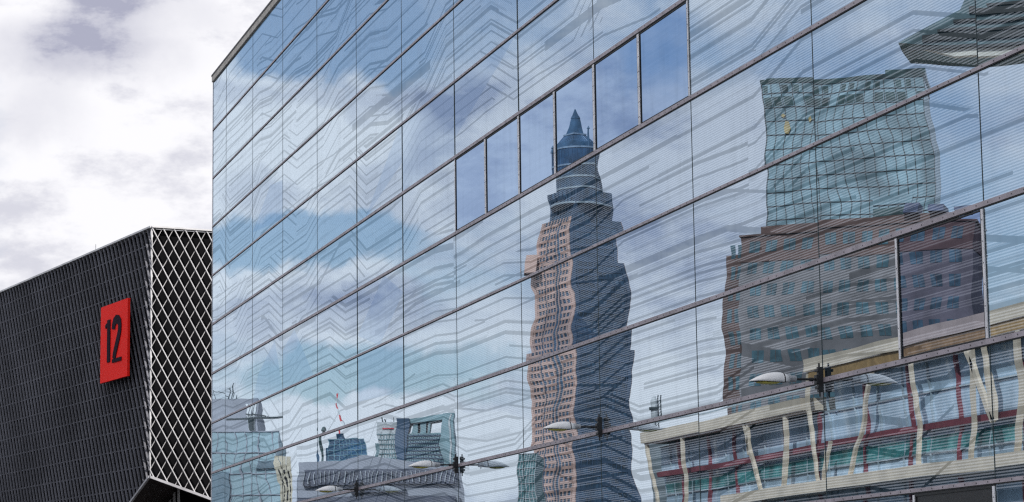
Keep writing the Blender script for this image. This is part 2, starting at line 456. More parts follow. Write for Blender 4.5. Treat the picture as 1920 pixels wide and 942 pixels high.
# framed windows
def frame(row, ya, yb, label=None, wd=0.05):
    z1, z0 = zr[row]-0.064, zr[row+1]+0.046
    c = MB()
    for y in (ya-wd*0.6, yb+wd*0.6):
        c.box(-0.022, -0.003, y-wd*0.5, y+wd*0.5, z0, z1)
        for k in range(6): c.tube((-0.022, y, z0+0.15+k*(z1-z0-0.3)/5), (-0.026, y, z0+0.15+k*(z1-z0-0.3)/5), 0.009, n=6, mi=1)
    a, b = yb+wd*1.1+0.002, ya-wd*1.1-0.002
    c.box(-0.014, -0.003, a, b, z1-0.022, z1-0.001, 1); c.box(-0.014, -0.003, a, b, z0+0.001, z0+0.018, 1)
    c.box(-0.014, -0.003, a, a+0.03, z0+0.020, z1-0.024, 1); c.box(-0.014, -0.003, b-0.03, b, z0+0.020, z1-0.024, 1)
    hp(c).build('window_frame', [M_frame, M_gasket], hall)
for j in (7, 8, 9):
    ym = (SEAM[j]+SEAM[j+1])/2
    frame(5, SEAM[j], ym); frame(5, ym, SEAM[j+1])
frame(8, (SEAM[11]+SEAM[12])/2, SEAM[12], wd=0.06)
frame(10, SEAM[11]*0.45+SEAM[12]*0.55, SEAM[12], wd=0.06)

# ------------------------------------------------------------------ wall lamps on the hall
M_lampw = mat('lamp_white', (0.90, 0.90, 0.90), 0.35, 0, 0.5, 0.03, 3.0)
M_lens = mat('lamp_lens_yellow', (0.55, 0.50, 0.10), 0.15, 0, 0.6, 0.1, 5.0)
M_grey = mat('cast_grey', (0.42, 0.43, 0.45), 0.4, 0.3)
def lamp(y, z, label, proto=None):
    if proto:
        r = proto.copy(); col.objects.link(r); r.location = (-0.05, y, z)
        for ch in proto.children:
            q = ch.copy(); col.objects.link(q); q.parent = r
            for gch in ch.children:
                q2 = gch.copy(); col.objects.link(q2); q2.parent = q
        r['label'] = label; return r
    r = empty('wall_lamp', (-0.05, y, z)); tag(r, label, 'lamp', 'street lamps fixed to the glass facade')
    c = MB()                                       # clamp on the joint
    c.box(-0.06, 0.02, -0.035, 0.035, -0.20, 0.20); c.box(-0.10, -0.062, -0.055, 0.055, -0.07, 0.07)
    for zz in (-0.15, 0.12): c.box(-0.085, -0.062, -0.07, 0.07, zz, zz+0.045)
    c.tube((-0.03, 0, 0.2), (-0.03, 0, 0.26), 0.016); c.tube((-0.03, 0, -0.27), (-0.03, 0, -0.2), 0.014)
    c.build('bracket', M_black, r, bevel=0.004)
    c = MB(); c.tube((-0.10, 0, 0), (-0.50, 0, 0.0), 0.020); c.tube((-0.14, 0, -0.002), (-0.20, 0, -0.002), 0.032)
    c.build('arm', M_black, r, smooth=False)
    c = MB(); c.tube((-0.43, 0, 0.0), (-0.53, 0, 0.005), 0.046, 0.058, 14); c.tube((-0.53, 0, 0.006), (-0.58, 0, 0.01), 0.062, 0.055, 14)
    c.tube((-0.50, 0, -0.03), (-0.50, 0, -0.10), 0.010); c.build('joint', M_grey, r)
    # shell: lofted sections along -x
    secs = [(-0.555, 0.060, 0.062, -0.045), (-0.62, 0.095, 0.085, -0.052), (-0.70, 0.125, 0.103, -0.055), (-0.80, 0.145, 0.105, -0.055), (-0.90, 0.148, 0.092, -0.052),
            (-1.00, 0.135, 0.066, -0.046), (-1.09, 0.108, 0.030, -0.042), (-1.16, 0.072, -0.006, -0.042), (-1.21, 0.030, -0.030, -0.042)]
    c = MB(); n = 14; b0 = 0
    for x, hw, top, bot in secs:
        for k in range(n+1):
            t = math.pi*k/n; c.v.append((x, hw*math.cos(t), bot+(top-bot)*math.sin(t)**0.8 if math.sin(t) > 1e-6 else bot))
    for s_ in range(len(secs)-1):
        for k in range(n):
            a = s_*(n+1)+k; c.f.append((a, a+1, a+n+2, a+n+1)); c.mi.append(0)
        a = s_*(n+1); c.f.append((a, a+n+1, a+2*n+1, a+n)); c.mi.append(1)
    c.f.append(tuple(range(n+1))); c.mi.append(0)
    c.f.append(tuple(range((len(secs)-1)*(n+1), len(secs)*(n+1)))); c.mi.append(0)
    sh = c.build('shell', [M_lampw, M_black], r, smooth=True)
    c = MB(); n = 12                               # bowl lens below
    ls = [(-0.70, 0.02, 0.004), (-0.76, 0.085, 0.028), (-0.86, 0.108, 0.040), (-0.98, 0.100, 0.034), (-1.07, 0.070, 0.018), (-1.11, 0.02, 0.004)]
    for x, hw, dp in ls:
        for k in range(n+1):
            t = math.pi*k/n; c.v.append((x, hw*math.cos(t), -0.0575+0.003-dp*math.sin(t)))
    for s_ in range(len(ls)-1):
        for k in range(n):
            a = s_*(n+1)+k; c.f.append((a, a+1, a+n+2, a+n+1)); c.mi.append(0)
        a = s_*(n+1); c.f.append((a, a+n+1, a+2*n+1, a+n)); c.mi.append(0)
    c.f.append(tuple(range(n+1))); c.mi.append(0); c.f.append(tuple(range((len(ls)-1)*(n+1), len(ls)*(n+1)))); c.mi.append(0)
    c.build('lens', M_lens, sh, smooth=True)
    c = MB()
    def band(x, hw, top, bot):
        k0 = None
        for k in range(15):
            t = math.pi*k/14
            for dx in (-0.008, 0.008):
                c.v.append((x+dx, (hw+0.004)*math.cos(t), bot+(top+0.005-bot)*max(0, math.sin(t))**0.8))
        for k in range(14): c.f.append((2*k, 2*k+1, 2*k+3, 2*k+2)); c.mi.append(0)
    band(-0.655, 0.110, 0.095, -0.054); b_ = c.build('hinge_band', M_black, sh)
    so = b_.modifiers.new('t', 'SOLIDIFY'); so.thickness = 0.003
    return r
LZ = 5.05
zl = ROWZ[9]
ly = [on_plane_x(px, py, -0.02) for px, py in ((1543, 712), (1129, 801), (859, 872), (672, 918))]
labs = ['white wall lamp with yellow lens, nearest and largest, below the framed dark window',
        'white wall lamp in front of the mirrored tall stepped tower',
        'white wall lamp beside the mirrored hollow-topped office block, its reflection clear against cloud',
        'smallest and lowest wall lamp, in front of the mirrored long grey hall']
L0 = lamp(ly[0].y, ly[0].z, labs[0])
for q, lb in zip(ly[1:], labs[1:]): lamp(q.y, q.z, lb, L0)

# ------------------------------------------------------------------ the dark hall 12
P0 = pt(284.5, 427, 132)
AZL = R(-11.1); AZR = R(78.9)
dl = Vector((math.sin(AZL), math.cos(AZL), 0)); dr = Vector((math.sin(AZR), math.cos(AZR), 0))
nl = Vector((-dl.y, dl.x, 0)); nrt = Vector((dr.y, -dr.x, 0))     # outward normals of the left and right faces
ztop = P0.z
h12 = tag(empty('dark_hall', (P0.x, P0.y, 0)), 'dark hall wrapped in a diamond metal lattice with a red number 12 sign', 'building')
base = Vector((P0.x, P0.y, 0))
LA, LB = 92.0, 46.0
def fl(s, z, off=0.0): return dl*s + nl*off + Vector((0, 0, z))   # local coordinates of the left face
def frt(s, z, off=0.0): return dr*s + nrt*off + Vector((0, 0, z))
def seen(px, py, n):
    q = on_plane(px, py, base, n) - base; return q
q0 = seen(279, 893, nrt); zc = q0.z
q1 = seen(395, 935, nrt); kB = (q1.z-zc)/q1.dot(dr)               # lower edge of the right face falls
q2 = seen(245, 942, nl); kA = (q2.z-zc)/q2.dot(dl)
zlow = 3.2
def zbotA(s): return max(zlow, zc + kA*s)
def zbotB(s): return max(zlow, zc + kB*s)
# body behind the lattice
bo = MB(); I = 0.34
def inner(s, t): return dl*s + dr*t
sA = (zlow-zc)/kA; sB = (zlow-zc)/kB
body_m = mat('black_cladding', (0.004, 0.004, 0.0055), 0.8, 0, 0.1)
c0 = inner(I, I); top = Vector((0, 0, ztop-0.02))
def wall(s_pts, face):
    for a, b in zip(s_pts, s_pts[1:]):
        if face == 'A':
            pa, pb = inner(max(a, I), I), inner(b, I); za, zb = zbotA(a), zbotA(b)
        else:
            pa, pb = inner(I, max(a, I)), inner(I, b); za, zb = zbotB(a), zbotB(b)
        bo.poly([pa+Vector((0, 0, za)), pb+Vector((0, 0, zb)), pb+top, pa+top])
wall([0, sA, LA], 'A'); wall([0, sB if sB < LB else LB*0.6, LB], 'B')
bo.poly([c0+top, inner(LA, I)+top, inner(LA, LB)+top, inner(I, LB)+top])
bo.poly([inner(LA, I)+Vector((0, 0, 0)), inner(LA, LB)+Vector((0, 0, 0)), inner(LA, LB)+top, inner(LA, I)+top])
bo.poly([inner(I, LB)+Vector((0, 0, 0)), inner(LA, LB)+Vector((0, 0, 0)), inner(LA, LB)+top, inner(I, LB)+top])
bo.build('wall', body_m, h12)
# recessed entrance storey under the raised corner
lo = MB(); rec = 3.0
pp = [inner(rec, rec), inner(LA-1, rec), inner(LA-1, LB-1), inner(rec, LB-1)]
for a, b in zip(pp, pp[1:]+pp[:1]): lo.poly([a, b, b+Vector((0, 0, zc+0.5)), a+Vector((0, 0, zc+0.5))])
lo.poly([p+Vector((0, 0, zc+0.5)) for p in pp])
lo.build('entrance_wall', body_m, h12)
# soffit
so_ = MB()
so_.poly([Vector((0, 0, zc-0.02)), fl(sA, zlow), fl(sA, zlow)+dr*rec*1.4, dr*rec*1.4+dl*rec*1.4+Vector((0, 0, zc-0.1))])
so_.poly([Vector((0, 0, zc-0.02)), dr*rec*1.4+dl*rec*1.4+Vector((0, 0, zc-0.1)), frt(min(sB, LB), zbotB(min(sB, LB)))+dl*rec*1.4, frt(min(sB, LB), zbotB(min(sB, LB)))])
so_.build('soffit', mat('dark_soffit', (0.03, 0.022, 0.022), 0.6), h12)
# lattice strips
PW, PH = 0.63, 1.10
def lattice(face, name, m1, m2, w1, w2):
    F, L, zb, d, n = (fl, LA, zbotA, dl, nl) if face == 'A' else (frt, LB, zbotB, dr, nrt)
    k = PH/PW
    c = MB()
    zt = ztop
    def clipped(s0, sg, mi, off, hw, dep):
        # line s = s0 + sg*(zt - z)/k going down from the top; keep inside 0..L and above the lower edge
        za, zb_ = zt, zlow
        pts = []
        N = 60
        seg = None
        for i in range(N+1):
            z = zt - (zt-zlow)*i/N; s = s0 + sg*(zt-z)/k
            ok = 0 <= s <= L and z >= zb(s)
            if ok:
                if seg is None: seg = [(s, z), (s, z)]
                seg[1] = (s, z)
            elif seg: break
        if not seg: return
        (sa, z1), (sb, z0) = seg
        # refine both ends against the face outline
        for _ in range(12):
            st = (zt-zlow)/N*0.5**(_+1)
            z = z0-st; s = s0+sg*(zt-z)/k
            if z >= zlow and 0 <= s <= L and z >= zb(s): z0, sb = z, s
            z = z1+st; s = s0+sg*(zt-z)/k
            if z <= zt and 0 <= s <= L and z >= zb(s): z1, sa = z, s
        if z1-z0 < 0.1: return
        dirv = (F(sb, z0)-F(sa, z1)).normalized(); side = dirv.cross(n).normalized()
        c.bar(F(sa, z1, off), F(sb, z0, off), side*hw, n*dep, mi)
    H_ = (zt-zlow)/k
    s0 = -H_ - PW
    s0 = -math.ceil(H_/PW)*PW
    sgn = 1
    while s0 < L:
        clipped(s0+0.02, 1, 0 if face == 'B' else 1, 0.0 if face == 'B' else -0.11, w1 if face == 'B' else w2, 0.035 if face == 'B' else 0.012); s0 += PW
    s0 = 0.0
    while s0 < L + H_:
        clipped(s0+0.02, -1, 1 if face == 'B' else 0, -0.085 if face == 'B' else 0.0, w2 if face == 'B' else w1, 0.03 if face == 'B' else 0.05); s0 += PW
    return c.build(name, [m1, m2], h12)
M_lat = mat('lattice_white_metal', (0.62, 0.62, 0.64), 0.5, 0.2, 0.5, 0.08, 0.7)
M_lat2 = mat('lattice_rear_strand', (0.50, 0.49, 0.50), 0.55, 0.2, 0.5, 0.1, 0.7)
M_latA = mat('lattice_shaded_metal', (0.135, 0.14, 0.17), 0.5, 0.2, 0.5, 0.12, 0.25)  # left face strands: the shade on that side is put into the metal colour
M_latA2 = mat('lattice_shaded_strand', (0.05, 0.05, 0.065), 0.55, 0.2)
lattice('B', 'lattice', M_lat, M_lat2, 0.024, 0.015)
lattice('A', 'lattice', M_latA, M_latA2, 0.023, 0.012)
c = MB()                                       # horizontal carrier tubes seen faintly behind the strands
z = ztop-0.8
while z > zlow:
    s_lo = 0.3 if z > zc else (z-zc)/kA + 0.3
    c.bar(fl(s_lo, z, -0.25), fl(LA, z, -0.25), nl*0.03, Vector((0, 0, 0.035))); z -= PH
c.build('carrier_rail', mat('carrier_dark', (0.085, 0.088, 0.11), 0.6), h12)
c = MB()
c.bar(fl(0, ztop+0.05, -0.15), fl(LA, ztop+0.05, -0.15), nl*0.24, Vector((0, 0, 0.05)))
c.bar(frt(0.0, ztop+0.048, -0.15), frt(LB, ztop+0.048, -0.15), nrt*0.24, Vector((0, 0, 0.045)))
c.build('roof_edge', M_lat, h12)
c = MB()
e1 = frt(min(sB, LB), zbotB(min(sB, LB)), 0.03)
c.bar(frt(0, zc-0.04, 0.03), e1, nrt*0.07, Vector((0, 0, 0.07)))
c.bar(fl(0, zc-0.04, 0.03), fl(sA, zlow-0.04, 0.03), nl*0.06, Vector((0, 0, 0.06)))
c.build('lower_edge', mat('edge_strip', (0.42, 0.42, 0.45), 0.5, 0.2), h12)
c = MB()                                       # bent strand ends wrapping the corner
z = ztop-0.35; k_ = 0
while z > zc+0.3:
    a = Vector((0, 0, z)) + nl*0.05 + nrt*0.05
    c.v += [tuple(a+Vector((0, 0, 0.30))), tuple(a+dl*0.16+Vector((0, 0, 0.05))), tuple(a+dr*0.03+Vector((0, 0, -0.42))), tuple(a+dr*0.12+Vector((0, 0, -0.12))),
            tuple(a+dl*0.05+dr*0.05+Vector((0, 0, 0.0)))]
    b = len(c.v)-5
    for f_ in ((0, 1, 2), (0, 2, 3), (0, 3, 4), (0, 4, 1), (1, 4, 2), (2, 4, 3)): c.f.append((b+f_[0], b+f_[1], b+f_[2])); c.mi.append(0)
    z -= PH
c.bar(Vector((0, 0, zc))+dl*0.04+dr*0.04, Vector((0, 0, ztop))+dl*0.04+dr*0.04, dl*0.025, dr*0.02)
c.build('corner_strand', M_lat, h12)
c = MB()
for s_ in (3.2, 3.9, 4.6, 5.3, 6.0, 6.7): c.bar(dl*s_+dr*(rec-0.2)+Vector((0, 0, 2.0)), dl*s_+dr*(rec-0.2)+Vector((0, 0, zc-0.2)), dl*0.05, dr*0.06)
c.build('entrance_post', M_lat, h12)
# number sign
OFF = 0.45
def sgn_pt(px, py, off=OFF):
    return on_plane(px, py, base+nl*off, nl)-base
cs = [sgn_pt(190, 575), sgn_pt(240, 561), sgn_pt(238, 706), sgn_pt(187, 719)]
s_far = (cs[0].dot(dl)+cs[3].dot(dl))/2; s_near = (cs[1].dot(dl)+cs[2].dot(dl))/2
z_hi = (cs[0].z+cs[1].z)/2; z_lo = (cs[2].z+cs[3].z)/2
sign = tag(empty('number_sign', base+fl((s_far+s_near)/2, z_lo, 0.0)), 'red upright sign with dark number 12 fixed to the dark lattice wall', 'sign')
org = fl((s_far+s_near)/2, z_lo, 0.0)
c = MB()
def SB(mb, s0, s1, z0, z1, o0, o1):
    P = [fl(s, z, o)-org for o in (o0, o1) for s, z in ((s0, z0), (s1, z0), (s1, z1), (s0, z1))]
    b = len(mb.v); mb.v += [tuple(p) for p in P]
    for q in ((0, 3, 2, 1), (4, 5, 6, 7), (0, 1, 5, 4), (1, 2, 6, 5), (2, 3, 7, 6), (3, 0, 4, 7)): mb.f.append(tuple(b+i for i in q)); mb.mi.append(0)
SB(c, s_near, s_far, z_lo, z_hi, OFF-0.14, OFF)
M_red = mat('sign_red', (1.0, 0.020, 0.014), 0.6, 0, 0.1, 0.03, 0.5)
c.build('panel', M_red, sign)
def strip2d(path, wd):                          # mitred stroke polygon pieces
    L_, R_ = [], []
    for i, p in enumerate(path):
        p = Vector(p)
        d1 = (p-Vector(path[i-1])).normalized() if i else None
        d2 = (Vector(path[i+1])-p).normalized() if i < len(path)-1 else None
        d = (d1+d2).normalized() if d1 and d2 else (d1 or d2)
        n = Vector((-d.y, d.x)); kk = 1.0
        if d1 and d2: kk = 1/max(0.5, n.dot(Vector((-d1.y, d1.x))))
        L_.append(p+n*wd/2*kk); R_.append(p-n*wd/2*kk)
    return L_, R_
SW, SH = s_far-s_near, z_hi-z_lo
def glyph(path, wd):                            # coordinates 0..1 from the reader's left, up
    L_, R_ = strip2d([(x*SW, y*SH) for x, y in path], wd)
    c = MB()
    for i in range(len(path)-1):
        q = [L_[i], L_[i+1], R_[i+1], R_[i]]
        b = len(c.v)
        for o in (OFF+0.004, OFF+0.05):
            c.v += [tuple(fl(s_far-a.x, z_lo+a.y, o)-org) for a in q]
        for f_ in ((0, 3, 2, 1), (4, 5, 6, 7), (0, 1, 5, 4), (2, 3, 7, 6)): c.f.append(tuple(b+t for t in f_)); c.mi.append(0)
        if i == 0: c.f.append((b, b+3, b+7, b+4)); c.mi.append(0)
        if i == len(path)-2: c.f.append((b+1, b+5, b+6, b+2)); c.mi.append(0)
    return c
M_num = mat('numeral_dark', (0.022, 0.010, 0.022), 0.8, 0, 0.1)
st = SW*0.105
g1 = glyph([(0.325, 0.245), (0.325, 0.80)], st); g1b = glyph([(0.20, 0.715), (0.265, 0.745)], SH*0.045)
g1.v += g1b.v; g1.f += [tuple(i+len(g1.v)-len(g1b.v) for i in f_) for f_ in g1b.f]; g1.mi += g1b.mi
g1.build('numeral', M_num, sign)
arc = [(0.50, 0.655), (0.505, 0.70), (0.54, 0.75), (0.60, 0.775), (0.67, 0.765), (0.725, 0.725), (0.735, 0.67), (0.725, 0.61), (0.69, 0.54), (0.60, 0.41), (0.545, 0.325), (0.53, 0.268)]
g2 = glyph(arc, st); g2b = glyph([(0.465, 0.245), (0.80, 0.245)], SH*0.048)
g2.v += g2b.v; g2.f += [tuple(i+len(g2.v)-len(g2b.v) for i in f_) for f_ in g2b.f]; g2.mi += g2b.mi
g2.build('numeral', M_num, sign)
am = pt(57, 500, 150)
c = MB(); c.tube((0, 0, 0), (0, 0, 2.6), 0.04, 0.02, 6)
o = c.build('roof_antenna', M_grey); o.location = base+fl(22.0, ztop-0.2, -4.0); tag(o, 'thin antenna standing on the roof of the dark lattice hall', 'antenna')

# ------------------------------------------------------------------ the city across the street (seen in the glass)
class Frame:
    """a building placed by bearing, distance and turn; mirror image of what the glass shows"""
    def __init__(s, name, px, depth, yaw, label, cat, group=None):
        P = pt(px, 900, depth); s.P = Vector((P.x, P.y, 0)); s.depth = depth; s.px = px; s.yaw = yaw
        a = math.atan2(P.x-CAM.x, P.y-CAM.y) + yaw
        s.f = Vector((math.sin(a), math.cos(a), 0)); s.r = Vector((math.cos(a), -math.sin(a), 0))
        s.o = empty(name); M = Matrix.Identity(4)
        X = Vector((s.r.x, -s.r.y, 0)); Y = Vector((-s.f.x, s.f.y, 0))
        for i in range(3): M[i][0] = X[i]; M[i][1] = Y[i]
        M[0][3] = -s.P.x; M[1][3] = s.P.y
        s.o.matrix_world = M
        tag(s.o, label, cat, group)
    def x(s, px):
        return (on_plane(px, 900, s.P, s.f)-s.P).dot(s.r)
    def z(s, py, px=None):
        return on_plane(px or s.px, py, s.P, s.f).z
    def mb(s): return MB(flip=True)
def local_x(F, px): return F.x(px)

# tall stepped tower
TW = Frame('stepped_tower', 1087, 1240, 0, 'tall stepped skyscraper of pink stone and blue glass with a pyramid top', 'skyscraper')
M_pink = mat('pink_granite', (0.47, 0.32, 0.28), 0.6, 0, 0.4, 0.10, 0.05)
M_tglass = mat('tower_blue_glass', (0.035, 0.075, 0.13), 0.25, 0, 0.6, 0.3, 0.12)
M_tgrid = mat('tower_steel_grid', (0.06, 0.10, 0.165), 0.4, 0.2, 0.5, 0.15, 0.05)
M_tlight = mat('tower_pale_ring', (0.66, 0.70, 0.74), 0.4)
M_pyr = mat('pyramid_blue', (0.045, 0.10, 0.16), 0.35, 0.1, 0.6, 0.25, 0.1)
M_ring = mat('crown_ring_steel', (0.24, 0.30, 0.36), 0.5)
def rot2(x, y, a): return (x*math.cos(a)-y*math.sin(a), x*math.sin(a)+y*math.cos(a))
YA = R(-38)
cx = TW.x(1093)
def sq_tower(half, z0, z1, floors_step, name_suffix=True, yaw=YA, left=M_pink, right=M_tgrid, stone_left=1.7):
    """square tier turned on its corner: glazing core, stone grid on the left face, steel grid on the right"""
    core = TW.mb()
    cor = [rot2(x, y, -yaw) for x, y in ((-half, -half), (half, -half), (half, half), (-half, half))]
    core.prism([(cx+x, 30+y) for x, y in cor], 2, z0, z1); core.build('glazing', M_tglass, TW.o)
    # faces: P(a, off): a along -half..half
    def face(k, a, off):
        if k == 'L': x, y = -half-off, a
        elif k == 'R': x, y = a, -half-off
        elif k == 'L2': x, y = half+off, a
        else: x, y = a, half+off
        xx, yy = rot2(x, y, -yaw); return Vector((cx+xx, 30+yy, 0))
    for k, mt, bh, ow in (('L', left, 1.45, 0.45), ('R', right, 1.3, 0.25), ('L2', left, 1.75, 0.45), ('R2', right, 1.3, 0.25)):
        g_ = TW.mb(); z = z0+0.5
        up = Vector((0, 0, 1))
        while z < z1-1:
            a, b = face(k, -half, 0.0), face(k, half, 0.0); n = (face(k, 0, 1)-face(k, 0, 0))
            gap = [(-half, half)] if k in ('R', 'R2') else [(-half, -half*0.42), (-half*0.12, half*0.3), (half*0.42, half)]
            for s0, s1 in gap:
                A, B = face(k, s0, ow/2), face(k, s1, ow/2)
                g_.bar(A+up*z, B+up*z, n*(ow/2), up*(bh/2))
            z += floors_step
        npil = max(4, int(half*2/2.9))
        for q in range(npil+1):
            a = -half + 2*half*q/npil
            ws = 0.26 if k in ('L', 'L2') else 0.18
            if q in (0, npil): ws = 1.0
            a = max(-half+ws, min(half-ws, a))
            A = face(k, a, ow/2+0.06); al = (face(k, 1, 0)-face(k, 0, 0))
            g_.bar(A+up*z0, A+up*z1, al*ws, n*(ow/2+0.06))
        g_.build('stone_grid' if k in ('L', 'L2') else 'steel_grid', mt, TW.o)
zA, zB, zC, zD, zE = TW.z(482), TW.z(448), TW.z(402), TW.z(346), TW.z(264)
sq_tower(19.4, 0, TW.z(650), 3.7)
sq_tower(17.8, TW.z(650), zA, 3.7)
sq_tower(15.8, zA, zC, 3.7)
sq_tower(12.6, zC, zD, 3.7, left=M_tgrid)
def cyl(F, mb, x, y, r, z0, z1, n=28, r2=None): mb.tube((x, y, z0), (x, y, z1), r, r2 if r2 is not None else r, n)
c = TW.mb(); cyl(TW, c, cx, 30, 12.6, zD, zE); c.build('crown_drum', M_tglass, TW.o)
for zz in (zD+1, zD+7, (zD+zE)/2+2, zE-0.2, zD-8):
    c = TW.mb(); cyl(TW, c, cx, 30, 13.0 if zz >= zD else 18.0, zz, zz+0.9); c.build('ring', M_ring, TW.o)
c = TW.mb()
for k in range(36):
    t = 2*math.pi*k/36; c.tube((cx+12.7*math.cos(t), 30+12.7*math.sin(t), zD), (cx+12.7*math.cos(t), 30+12.7*math.sin(t), zE), 0.16, n=4)
c.build('drum_fin', M_tgrid, TW.o)
zP1, zP2, zP3 = TW.z(234), TW.z(201), TW.z(183)
c = TW.mb(); px_ = TW.x(1088)
def pyr(mb, half0, half1, z0, z1, yaw=YA):
    a = [rot2(x*half0, y*half0, -yaw) for x, y in ((-1, -1), (1, -1), (1, 1), (-1, 1))]; b = [rot2(x*half1, y*half1, -yaw) for x, y in ((-1, -1), (1, -1), (1, 1), (-1, 1))]
    n = len(mb.v)
    mb.v += [(px_+x, 30+y, z0) for x, y in a] + [(px_+x, 30+y, z1) for x, y in b]
    for q in ((0, 3, 2, 1), (4, 5, 6, 7), (0, 1, 5, 4), (1, 2, 6, 5), (2, 3, 7, 6), (3, 0, 4, 7)): mb.f.append(tuple(n+i for i in q)); mb.mi.append(0)
pyr(c, 8.2, 6.9, zE, zE+4.5); pyr(c, 6.4, 3.9, zE+4.51, zP1); c.build('pyramid', M_pyr, TW.o)
c = TW.mb(); pyr(c, 4.3, 4.3, zP1, zP1+0.8); c.build('ring', M_ring, TW.o)
c = TW.mb(); pyr(c, 3.3, 1.5, zP1+0.8, zP2); pyr(c, 1.7, 1.2, zP2, zP2+1.5); pyr(c, 1.1, 0.15, zP2+1.5, zP3); c.build('pyramid_tip', M_pyr, TW.o)
c = TW.mb()
for k in range(9):
    f_ = k/8
    for sx in (-1, 1):
        z0_, z1_ = zE+4.5, zP1
        x0, y0 = rot2((2*f_-1)*6.5, -6.5, -YA); x1, y1 = rot2((2*f_-1)*3.95, -3.95, -YA)
        if sx > 0: x0, y0 = rot2(-6.5, (2*f_-1)*6.5, -YA); x1, y1 = rot2(-3.95, (2*f_-1)*3.95, -YA)
        c.tube((px_+x0, 30+y0, z0_), (px_+x1, 30+y1, z1_), 0.14, n=4)
c.build('pyramid_rib', M_tgrid, TW.o)
for xx, zz, hh in ((1131, 258, 20), (1046, 262, 8), (1113, 225, 45), (1068, 262, 9), (1123, 262, 9)):
    c = TW.mb(); X = TW.x(xx); z0_ = zE-2
    c.tube((X, 24, z0_), (X, 24, TW.z(zz)), 0.7, 0.35, 6); c.tube((X, 24, TW.z(zz)), (X, 24, TW.z(zz)+1.6), 0.8, 0.05, 6)
    c.build('pinnacle', M_pyr, TW.o)
# pale projecting bay on the left at mid height
c = TW.mb(); X0, X1 = TW.x(990), TW.x(1012); c.box(X0, X1, 22, 34, TW.z(500), TW.z(466)); c.build('side_bay', M_pink, TW.o)

# generic gridded block
def block(F, x0, x1, y0, y1, z0, z1, m_wall, name='wall'):
    c = F.mb(); c.box(x0, x1, y0, y1, z0, z1); return c.build(name, m_wall, F.o)
def grid(F, x0, x1, y, z0, z1, nx, stepz, mt, wv=0.12, wh=0.12, d=0.15, name='mullion_grid', side=None):
    c = F.mb()
    for i in range(nx+1):
        x = x0+(x1-x0)*i/nx; c.box(x-wv/2, x+wv/2, y-d, y-0.01, z0, z1)
    z = z1
    while z > z0:
        c.box(x0, x1, y-d-0.03, y-0.012, z-wh/2, z+wh/2); z -= stepz
    if side:
        ny, yd = side
        for i in range(ny+1):
            yy = y+(yd-y)*i/ny; c.box(x0-d, x0-0.01, yy-wv/2, yy+wv/2, z0, z1)
        z = z1
        while z > z0:
            c.box(x0-d-0.03, x0-0.012, y, yd, z-wh/2, z+wh/2); z -= stepz
    return c.build(name, mt, F.o)

# teal glass office tower
PO = Frame('teal_tower', 1592, 595, R(5), 'wide pale teal glass office tower with a fine dark grid and notched dark top storey', 'office tower')
M_teal = mat('teal_panel_glass', (0.18, 0.28, 0.335), 0.3, 0, 0.5, 0.22, 0.10)
M_dk = mat('dark_line', (0.035, 0.05, 0.06), 0.5)
M_tdark = mat('teal_dark_glass', (0.035, 0.07, 0.075), 0.3, 0, 0.5, 0.3, 0.2)
x0, x1 = PO.x(1452), PO.x(1762); zt = PO.z(146); 
block(PO, x0, x1, 0, 30, 0, zt, M_teal)
grid(PO, x0, x1, 0, 0, zt, 17, 3.45, M_dk, 0.16, 0.14, 0.2, side=(6, 30))
nb = 17
for k in range(nb):
    xa = x0+(x1-x0)*k/nb
    if k % 4 != 3:
        c = PO.mb(); c.box(xa+0.25, xa+(x1-x0)/nb-0.25, -0.07, -0.03, zt-6.6, zt-4.4); c.build('dark_window', M_tdark, PO.o)
    if k % 3 != 1:
        c = PO.mb(); c.box(xa+0.25, xa+(x1-x0)/nb-0.9, -0.07, -0.03, zt-3.2, zt-1.4); c.build('dark_window', M_tdark, PO.o)
block(PO, PO.x(1690), x1+0.3, 2, 28, zt, zt+1.7, M_tdark, 'roof_plant'); block(PO, x0+1, PO.x(1475), 3, 20, zt, zt+1.2, M_tdark, 'roof_plant')
block(PO, PO.x(1560), PO.x(1680), 6, 20, zt, zt+0.9, M_tdark, 'roof_plant')
c = PO.mb(); c.box(x0-0.15, x1+0.15, -0.25, 30.1, zt-0.9, zt+0.25); c.build('parapet', M_tdark, PO.o)
for zz, mt in ((PO.z(395), M_tdark), (PO.z(372), M_teal)):
    block(PO, PO.x(1640), PO.x(1715), -0.5, -0.26, zz-2.2, zz, mt, 'spandrel')
c = PO.mb(); gx0, gz0 = PO.x(1491), PO.z(236)
c.prism([(gx0-0.5, gz0+1.6), (gx0+0.35, gz0+1.3), (gx0+0.8, gz0-0.4), (gx0+0.4, gz0-1.7), (gx0-0.5, gz0-1.5), (gx0-0.8, gz0)], 1, -0.5, -0.2)
c.prism([(PO.x(1484)-0.5, PO.z(214)), (PO.x(1484), PO.z(210)), (PO.x(1484)+0.6, PO.z(214)), (PO.x(1484), PO.z(218))], 1, -0.5, -0.2)
c.prism([(PO.x(1534)-0.5, PO.z(221)), (PO.x(1534), PO.z(216)), (PO.x(1534)+0.5, PO.z(223)), (PO.x(1534), PO.z(228))], 1, -0.5, -0.2)
c.build('emblem', mat('gold_emblem', (0.34, 0.27, 0.12), 0.4, 0.2), PO.o)

